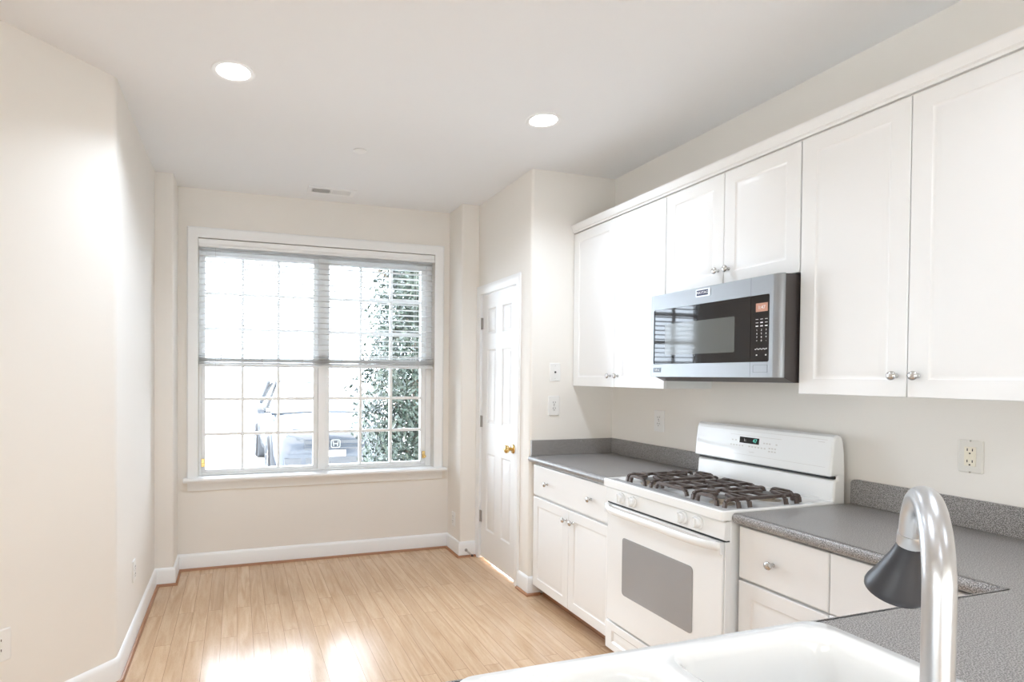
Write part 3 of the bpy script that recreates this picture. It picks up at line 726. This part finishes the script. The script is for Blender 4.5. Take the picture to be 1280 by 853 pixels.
bm = gface(1.985, 2.27, 1.1545, 1.156, .0006); finish('panel_line', bm, M_pale, bgd)
for nm, zl in (('panel_line', 1.062), ('panel_line', 1.176)): finish(nm, gface(RY0+.03, RY1-.03, zl, zl+.0012, .0004), M_pale, bgd)
kk = 0
for zl, ys in ((1.128, (2.255, 2.235, 2.075, 2.06, 2.045, 2.01)), (1.104, (2.262, 2.245, 2.228, 2.211, 2.194, 2.155, 2.138, 2.121, 2.104, 2.087, 2.07)), (1.108, (2.045, 2.03, 2.015)), (1.094, (2.045, 2.03, 2.015))):
    for y in ys: finish('touch_key', gface(y-.0045, y+.0045, zl-.003, zl+.003, .0006), M_pale, bgd)
for y, w_, z in ((2.14, .03, 1.078), (1.80, .03, 1.165)): finish('printed_line', gface(y-w_/2, y+w_/2, z, z+.002, .0006), M_pale, bgd)

# ------------------------------------------------------------------ microwave
MX, MY0, MY1, MZ0, MZ1 = 2.043, 1.744, 2.498, 1.436, 1.852
mw = thing('microwave', 'stainless steel over-range microwave with dark glass door', 'microwave', (2.2, 2.12, MZ0))
bm = B(); prism(bm, [(MX+.022, 1.437), (2.12, 1.415), (2.43, 1.415), (2.43, 1.853), (MX+.022, 1.851)], MY0+.003, MY1-.003, lambda a, b_, c: (a, c, b_))
finish('case', bm, M_darkst, mw, bevel=.002)
# face frame with rounded opening
gz_ = (1.797, 2.478, 1.500, 1.776)
bm = B()
op = rrect(*gz_, .008, 4)
ou = rrect(MY0+.036, MY1, MZ0, MZ1, .004, 4)
# front plate: outer edge, sides, and bevelled right end
def yz(pts, x): return [(x, a, b_) for a, b_ in pts]
ed = loop_edges(yz(ou, MX)); ed += loop_edges(yz(op, MX)); bmesh.ops.triangle_fill(bm, edges=ed, use_beauty=True)
rings_mesh(bm, [yz(op, MX), yz(op, MX+.006)], cap_last=False)
rings_mesh(bm, [yz(ou, MX), yz(ou, MX+.0215)], cap_last=False)
bmesh.ops.remove_doubles(bm, verts=bm.verts, dist=2e-5)
fr_ = finish('front_frame', bm, M_steel, mw, smooth=True, ang=30)
prs = [(MX, MY0+.036), (MX+.0015, MY0+.020), (MX+.006, MY0+.006), (MX+.012, MY0), (MX+.0215, MY0), (MX+.0215, MY0+.036)]
finish('side_trim', prism(B(), prs, MZ0, MZ1), M_steel, mw, smooth=True, ang=50)
gl = finish('door_glass', bx(MX+.0035, MX+.0200, 1.890, 2.4775, 1.5005, 1.7755), M_blackgl, mw)
finish('door_screen', rings_mesh(B(), [yz(rrect(1.972, 2.40, 1.545, 1.700, .006, 4), MX+.0034), yz(rrect(1.9722, 2.3998, 1.5452, 1.6998, .006, 4), MX+.0031)]), M_screen, gl)
kp = finish('keypad', bx(MX+.0035, MX+.0200, 1.7975, 1.8885, 1.5005, 1.7755), M_blackgl, mw)
finish('clock_display', bx(MX+.0026, MX+.0033, 1.808, 1.864, 1.707, 1.742), M_orange, kp)
text('clock_digits', '1:47', M_white, kp, (MX+.0024, 1.836, 1.724), FACE_MX, .020, .0002)
for r_, z in enumerate((1.676, 1.662, 1.648)):
    for c_, y in enumerate((1.858, 1.836, 1.814)):
        h_ = .002 if not (r_ == 2 or (r_ == 1 and c_ == 1)) else .0045
        finish('key', bx(MX+.0028, MX+.0034, y-.006, y+.006, z-h_/2, z+h_/2), M_white, kp)
nums = ('1', '2', '3', '4', '5', '6', '7', '8', '9', '<', '0', '-')
for k, ch in enumerate(nums):
    text('key', ch, M_white, kp, (MX+.0029, (1.858, 1.836, 1.814)[k % 3], 1.631 - (k//3)*.0145), FACE_MX, .0105, .0002)
for k in range(8): finish('key', bx(MX+.0028, MX+.0034, 1.864-k*.0075-.0025, 1.864-k*.0075+.0025, 1.550 + .002*(k % 2), 1.5545+.002*(k % 2)), M_grey, kp)
for y in (1.858, 1.814): finish('key', bx(MX+.0028, MX+.0034, y-.003, y+.003, 1.526, 1.531), M_white, kp)
finish('door_seam', bx(MX-.0002, MX+.0004, 1.8862, 1.8872, MZ0+.002, 1.4995), M_darkst, fr_)
finish('door_seam', bx(MX-.0002, MX+.0004, 1.8862, 1.8872, 1.7765, MZ1-.002), M_darkst, fr_)
bm = B(); box(bm, MX-.0006, MX+.001, 1.803, 1.872, 1.4865, 1.4872); box(bm, MX-.0006, MX+.001, 1.803, 1.872, 1.4570, 1.4577); box(bm, MX-.0006, MX+.001, 1.803, 1.8037, 1.4577, 1.4865); box(bm, MX-.0006, MX+.001, 1.8713, 1.872, 1.4577, 1.4865)
finish('release_button', bm, M_darkst, fr_)
bd = finish('badge_plate', prism(B(), rrect(2.105, 2.192, 1.808, 1.844, .004, 3), MX-.0022, MX+.001, lambda a, b_, c: (c, a, b_)), M_chrome, fr_)
bi = finish('badge_inlay', bx(MX-.0030, MX-.0020, 2.118, 2.186, 1.8135, 1.8385), mat('badge_navy', (.02, .02, .06), .3), bd)
text('badge_letters', 'MAYTAG', M_white, bi, (MX-.0032, 2.152, 1.826), FACE_MX, .017, .0003)
b5 = finish('capacity_plate', bx(MX-.0010, MX+.001, 2.422, 2.478, 1.459, 1.482), mat('badge_grey', (.12, .14, .17), .3), fr_)
text('capacity_print', '2.0 cu', M_white, b5, (MX-.0013, 2.450, 1.4705), FACE_MX, .014, .0003)

# ------------------------------------------------------------------ outlets and switches (built facing -Y, wall plane y=0)
def outlet(name, label, loc, rz, pm=None, kind='duplex', w_=.083, h_=.130):
    r = thing(name, label, 'outlet' if kind != 'switch' else 'wall plate', loc, rz)
    pm = pm or M_plate
    F = lambda n_, bm_, m_, p_=None, **k: finish(n_, bm_, m_, p_ or r, local=True, **k)
    pl = rrect(-w_/2, w_/2, -h_/2, h_/2, .005, 3); pi_ = rrect(-w_/2+.004, w_/2-.004, -h_/2+.004, h_/2-.004, .004, 3)
    pm2 = M_gplate if kind == 'gfci' else pm
    F('cover_plate', rings_mesh(B(), [[(a, -.0005, b_) for a, b_ in pl], [(a, -.004, b_) for a, b_ in pl], [(a, -.0065, b_) for a, b_ in pi_]], cap_first=True), pm2, smooth=True, ang=25)
    def slots(par, cz, y_):
        for a in (-.0075, .0075): F('slot', bx(a-.0013, a+.0013, y_-.0006, y_, cz-.001, cz+.008), M_slot, par)
        F('slot', lathe(B(), [(0, 0), (.0028, 0), (.0028, .0006), (0, .0006)], (0, y_, cz-.009), (0, -1, 0), 12), M_slot, par)
    if kind == 'duplex':
        for cz in (-.0195, .0195):
            s_ = F('socket', rings_mesh(B(), [[(a, -.0066, b_+cz) for a, b_ in rrect(-.0165, .0165, -.0145, .0145, .012, 5)], [(a, -.0085, b_+cz) for a, b_ in rrect(-.0160, .0160, -.0140, .0140, .0115, 5)]]), pm)
            slots(s_, cz, -.0086)
        F('screw', lathe(B(), [(0, .0), (.003, 0), (.003, .001), (0, .0013)], (0, -.0066, 0), (0, -1, 0), 10), M_nickel)
    elif kind == 'gfci':
        s_ = F('socket', bx(-.0170, .0170, -.0092, -.0066, -.0335, .0335), M_ivory, bevel=.001)
        slots(s_, .020, -.0093); slots(s_, -.020, -.0093)
        F('test_button', bx(-.012, -.001, -.0104, -.0093, -.0035, .0035), M_ivory, s_); F('reset_button', bx(.001, .012, -.0104, -.0093, -.0035, .0035), M_ivory, s_)
        for z in (-.055, .055): F('screw', lathe(B(), [(0, 0), (.003, 0), (.003, .001), (0, .0013)], (0, -.0066, z), (0, -1, 0), 10), M_nickel)
    elif kind == 'switch':
        F('jack', bx(-.0055, .0055, -.0105, -.0066, -.0055, .0055), M_slot)
        for z in (-.042, .042): F('screw', lathe(B(), [(0, 0), (.0028, 0), (.0028, .001), (0, .0013)], (0, -.0066, z), (0, -1, 0), 10), M_pale)
    return r
outlet('phone_jack_plate', 'white jack plate above the outlet on the wall by the corner cabinet', (1.997, YC, 1.462), 0, kind='switch', w_=.078, h_=.120)
outlet('wall_outlet', 'white duplex outlet below the jack plate, over the end splash', (1.991, YC, 1.240), 0)
outlet('wall_outlet', 'white duplex outlet behind the counter just left of the range', (XR, 2.908, 1.167), -PI/2, w_=.086)
outlet('wall_outlet', 'ivory safety outlet in a wide plate above the near counter backsplash', (XR, 1.334, 1.164), -PI/2, kind='gfci', w_=.072, h_=.116)
outlet('wall_outlet', 'white duplex outlet low on the angled left wall', (-.878, 2.611, .375), PI/4, w_=.09, h_=.126)
outlet('wall_outlet', 'white outlet seen edge-on low on the wall beyond the left corner', (XL, 3.416, .375), PI/2, w_=.07, h_=.115)
outlet('wall_outlet', 'white outlet seen edge-on on the pier beside the window', (XPR, 4.38, .27), -PI/2, w_=.07, h_=.115)

# ------------------------------------------------------------------ ceiling fixtures
def can(loc, label, power=None):
    r = thing('recessed_light', label, 'ceiling light', (0, 0, 0), group=None)
    finish('trim_ring', lathe(B(), [(.064, .030), (.070, .004), (.074, -.003), (.092, -.004), (.095, -.001), (.095, 0)], (0, 0, 0), (0, 0, 1), 40), M_trim, r, smooth=True, local=True)
    finish('lens', lathe(B(), [(0, .0), (.050, .000), (.070, .003)], (0, 0, -.004), (0, 0, 1), 40), M_lens, r, local=True)
    l = area('lamp', (0, 0, -.012), (0, 0, 0), .13, .13, power or CANR, (.86, .99, 1.14), 'DISK', r, 2.35)
    r.location = loc; return r
can((-.020, 2.735, ZC), 'round recessed light glowing in the ceiling, nearer the left wall', CAN)
can((1.530, 2.727, ZC), 'round recessed light glowing in the ceiling, nearer the kitchen cabinets', CAN)
can((-.020, .90, ZC), 'added round recessed fill light in the ceiling behind the left one in view')  # this and the next three are unseen, added to brighten the room
can((1.45, .60, ZC), 'added round recessed fill light in the ceiling above the sink counter')
can((-.6, -1.1, ZC), 'added round recessed fill light in the ceiling at the rear, left')
can((1.45, -1.1, ZC), 'added round recessed fill light in the ceiling at the rear, right')
cp_ = thing('sprinkler_cover', 'small white round sprinkler cap on the ceiling behind the two lights', 'sprinkler', (.696, 3.445, ZC))
finish('cover_disc', lathe(B(), [(0, -.008), (.036, -.008), (.040, -.005), (.040, -.001)], (.696, 3.445, ZC), (0, 0, 1), 28), M_trim, cp_, smooth=True)
vt = thing('ceiling_vent', 'white louvred air vent in the ceiling above the window', 'vent', (.655, 4.275, ZC))
bm = B(); x0, x1, y0, y1 = .48, .825, 4.200, 4.350
box(bm, x0, x1, y0, y0+.030, ZC-.006, ZC-.0005); box(bm, x0, x1, y1-.030, y1, ZC-.006, ZC-.0005); box(bm, x0, x0+.03, y0+.03, y1-.03, ZC-.006, ZC-.0005); box(bm, x1-.03, x1, y0+.03, y1-.03, ZC-.006, ZC-.0005); box(bm, .647, .660, y0+.03, y1-.03, ZC-.006, ZC-.0005)
finish('vent_frame', bm, M_trim, vt)
finish('duct', bx(x0+.028, x1-.028, y0+.028, y1-.028, ZC-.0012, ZC-.0006), M_slot, vt)
for side_, (a, b_) in enumerate(((x0+.03, .647), (.660, x1-.03))):
    n_ = 11
    for k in range(n_):
        x = a + (k+.5)*(b_-a)/n_; s_ = -.0035 if side_ == 0 else .0035
        bm = B(); prism(bm, [(x-.0012-s_, ZC-.0014), (x+.0012-s_, ZC-.0014), (x+.0012+s_, ZC-.0075), (x-.0012+s_, ZC-.0075)], y0+.03, y1-.03, lambda p, q, c: (p, c, q))
        finish('louver', bm, M_trim, vt)

# ------------------------------------------------------------------ outside
GZ = -.25
gr = finish('ground', bx(-40, 40, -40, 60, GZ-.1, GZ), M_conc); S(gr)
# car
def car():
    r = thing('parked_car', 'car parked outside with its front towards the window, washed out by daylight', 'car', (1.43, 8.85, GZ), math.radians(2))
    F = lambda n_, bm_, m_, p_=None, **k: finish(n_, bm_, m_, p_ or r, local=True, **k)
    # local frame: front faces -Y, length along +Y
    st = [(0.0, .70, .34, .60), (.05, .80, .25, .74), (.16, .86, .20, .84), (.40, .895, .19, .93), (.75, .905, .19, .99), (1.10, .91, .20, 1.04), (1.5, .91, .20, 1.06), (2.3, .915, .20, 1.07), (3.2, .915, .20, 1.08), (4.0, .90, .22, 1.09), (4.35, .86, .28, 1.05), (4.45, .80, .36, .95)]
    rs = []
    for s_, w_, zb, zt in st:
        half = [(0, zb), (w_*.86, zb), (w_*.97, zb+.10), (w_, zb+.28*(zt-zb)+.05), (w_*.995, zb+.6*(zt-zb)), (w_*.965, zt-.09), (w_*.90, zt-.025), (w_*.72, zt), (w_*.35, zt+.018), (0, zt+.022)]
        rs.append([(a, s_, z) for a, z in half] + [(-a, s_, z) for a, z in half[-2:0:-1]])
    body = F('body', rings_mesh(B(), rs, cap_first=True), M_car, smooth=True, ang=40)
    gs = [(1.02, .76, 1.03, 1.045), (1.40, .75, 1.03, 1.30), (1.80, .73, 1.04, 1.52), (2.1, .72, 1.04, 1.60), (3.0, .72, 1.05, 1.63), (3.8, .71, 1.06, 1.59), (4.15, .70, 1.07, 1.40), (4.33, .70, 1.07, 1.10)]
    rs = []
    for s_, w_, zb, zt in gs:
        h_ = (zt-zb); tw = w_+.07
        half = [(0, zb), (tw+.03, zb), (tw+.03-.22*h_, zb+.6*h_), (tw+.01-.38*h_, zt-.02*h_), (w_*.5, zt+.012), (0, zt+.018)]
        rs.append([(a, s_, z) for a, z in half] + [(-a, s_, z) for a, z in half[-2:0:-1]])
    gh = F('greenhouse', rings_mesh(B(), rs, cap_first=True), M_carg, smooth=True, ang=40)
    rs = []
    for s_, w_, zb, zt in gs[2:7]:
        h_ = zt-zb; tw = w_+.07; e_ = tw+.012-.38*h_
        rs.append([(-e_-.006, s_, zt-.03), (-w_*.5, s_, zt+.022), (0, s_, zt+.030), (w_*.5, s_, zt+.022), (e_+.006, s_, zt-.03), (0, s_, zt-.06)])
    F('roof', rings_mesh(B(), rs, cap_first=True), M_car, smooth=True, ang=50)
    for s_ in (-1, 1):
        F('windscreen_pillar', tube(B(), [(s_*.845, 1.0, 1.03), (s_*.775, 1.42, 1.30), (s_*.655, 1.82, 1.525)], .028, 8), M_car, smooth=True)
        F('door_pillar', tube(B(), [(s_*.83, 2.45, 1.05), (s_*.62, 2.5, 1.60)], .03, 8), M_cardk)
        F('rear_pillar', tube(B(), [(s_*.81, 4.2, 1.08), (s_*.66, 3.85, 1.56)], .05, 8), M_car, smooth=True)
        mr = F('side_mirror', rings_mesh(B(), [[(s_*a, y_, z_) for a, z_ in rrect(.93-k_, 1.10-k2_, 1.02, 1.02+h_, .03, 3)] for k_, k2_, h_, y_ in ((-.03, .03, .08, 1.23), (0, 0, .13, 1.27), (0, 0, .135, 1.35))], cap_first=True), M_car, smooth=True, ang=40)
        F('mirror_arm', bx(min(s_*.84, s_*.95), max(s_*.84, s_*.95), 1.28, 1.33, 1.03, 1.06), M_cardk, mr)
        hl = B(); rings_mesh(hl, [[(s_*a, y_, z_) for a, y_, z_ in pts_] for pts_ in (
            [(.46, .045, .60), (.74, .09, .64), (.86, .30, .74), (.84, .38, .82), (.70, .12, .76), (.46, .05, .70)],
            [(.46, .015, .60), (.76, .05, .64), (.89, .28, .74), (.87, .36, .83), (.72, .08, .775), (.46, .02, .71)])])
        F('headlight', hl, M_carg, smooth=False)
        F('fog_lamp', lathe(B(), [(0, 0), (.06, 0), (.06, .012), (0, .02)], (s_*.66, .055, .36), (0, -1, 0), 14), M_cardk)
        F('lower_vent', bx(min(s_*.52, s_*.76), max(s_*.52, s_*.76), -.005, .10, .30, .42), M_cardk)
        F('door_seam', tube(B(), [(s_*.915, 1.35, .35), (s_*.925, 1.32, .7), (s_*.90, 1.25, 1.0)], .006, 6), M_cardk)
        for s2 in (.82, 3.55):
            wh = F('wheel', lathe(B(), [(.20, -.09), (.33, -.10), (.345, -.06), (.345, .06), (.33, .10), (.20, .09)], (s_*.86, s2, .345), (s_, 0, 0), 32), M_tyre, smooth=True)
            F('hubcap', lathe(B(), [(.05, .10), (.07, .085), (.19, .07), (.215, .095), (.215, .02), (0, .02)], (s_*.86, s2, .345), (s_, 0, 0), 20), M_car, wh, smooth=True)
            F('wheel_arch', lathe(B(), [(.345, -.1), (.40, -.1), (.40, .062), (.385, .066), (.345, .05)], (s_*.86, s2, .36), (s_, 0, 0), 32), M_cardk, smooth=True)
    gr_ = F('grille', bx(-.47, .47, -.012, .04, .55, .70), M_cardk)
    for z in (.575, .61, .685): F('grille_bar', bx(-.46, .46, -.020, -.012, z, z+.018), M_car, gr_)
    em = rrect(-.075, .075, .565, .695, .03, 4); ei = rrect(-.060, .060, .580, .680, .02, 4)
    bm = B()
    v0 = [[bm.verts.new((a, y_, z_)) for a, z_ in L_] for y_, L_ in ((-.022, em), (-.034, em), (-.034, ei), (-.022, ei))]
    for a_, b_ in zip(v0, v0[1:] + v0[:1]):
        for k in range(len(a_)): bm.faces.new((a_[k], a_[(k+1) % len(a_)], b_[(k+1) % len(b_)], b_[k]))
    for s_ in (-1, 1): bar(bm, (s_*.028, -.028, .592), (s_*.040, -.028, .672), .008, .008)
    bar(bm, (-.034, -.028, .630), (.034, -.028, .630), .008, .008)
    F('emblem', bm, M_chrome, gr_)
    F('lower_intake', bx(-.45, .45, -.004, .06, .28, .42), M_cardk)
    F('number_plate', bx(-.16, .16, -.014, -.004, .43, .53), M_white)
    F('bonnet_seam', tube(B(), [(-.80, .55, .90), (-.62, .16, .845), (0, .085, .80), (.62, .16, .845), (.80, .55, .90)], .006, 6), M_cardk)
    F('wiper', tube(B(), [(-.5, 1.06, 1.07), (0, 1.12, 1.13), (.1, 1.13, 1.13)], .008, 6), M_cardk)
    return r
car()
# holly
TX, TY = 2.03, 6.55
ty = thing('holly_tree', 'tall narrow evergreen tree with glossy leaves close outside the window', 'tree', (TX, TY, GZ))
bm = tube(B(), [(TX, TY, GZ), (TX+.02, TY, .6), (TX-.02, TY+.02, 1.8), (TX, TY, 3.6), (TX, TY, 4.5)], [.07, .06, .05, .025, .008], 12)
for k in range(150):
    z = GZ+.15 + random.random()*4.2; a = random.random()*2*PI; L_ = .3 + .3*random.random()
    if z > 2.5: L_ *= max(.2, (4.6-z)/2.2)
    tube(bm, [(TX, TY, z), (TX+math.cos(a)*L_*.5, TY+math.sin(a)*L_*.5, z+.12), (TX+math.cos(a)*L_, TY+math.sin(a)*L_, z+.3)], [.012, .008, .004], 5)
finish('trunk', bm, M_bark, ty)
bm = B()
def crown_r(z):
    h_ = z - GZ
    if h_ < .5: return .40 + .5*h_
    if h_ < 1.6: return .65 + .05*(h_-.5)
    return max(.05, .705 - (h_-1.6)*.20)
N = 30000
for k in range(N):
    z = GZ + .08 + random.random()**1.15*4.6; a = random.random()*2*PI; rr_ = crown_r(z)*(1 + .13*math.sin(3*a+z*5) + .09*math.sin(7*a-z*9))
    d_ = rr_*math.sqrt(random.uniform(.12, 1.0)) * (1 + random.uniform(-.05, .10)); c = Vector((TX+math.cos(a)*d_, TY+math.sin(a)*d_, z))
    nrm = Vector((math.cos(a), math.sin(a), random.uniform(-.3, .9))) + Vector((random.gauss(0, .5), random.gauss(0, .5), random.gauss(0, .4))); nrm.normalize()
    t = nrm.cross(Vector((random.gauss(0, 1), random.gauss(0, 1), random.gauss(0, 1)))).normalized(); s_ = nrm.cross(t)
    l_ = random.uniform(.024, .042); w_ = l_*.42
    p = [c - t*l_, c + s_*w_ - t*l_*.3 + nrm*w_*.3, c + s_*w_*.9 + t*l_*.4 + nrm*w_*.3, c + t*l_, c - s_*w_*.9 + t*l_*.4 + nrm*w_*.3, c - s_*w_ - t*l_*.3 + nrm*w_*.3]
    v = [bm.verts.new(q) for q in p]; bm.faces.new((v[0], v[1], v[2], v[3])); bm.faces.new((v[0], v[3], v[4], v[5]))
me = bpy.data.meshes.new('foliage'); bmesh.ops.translate(bm, verts=bm.verts, vec=-Vector((TX, TY, GZ))); bm.to_mesh(me); bm.free(); me.materials.append(M_leaf)
fo = bpy.data.objects.new('foliage', me); C.objects.link(fo); fo.parent = ty
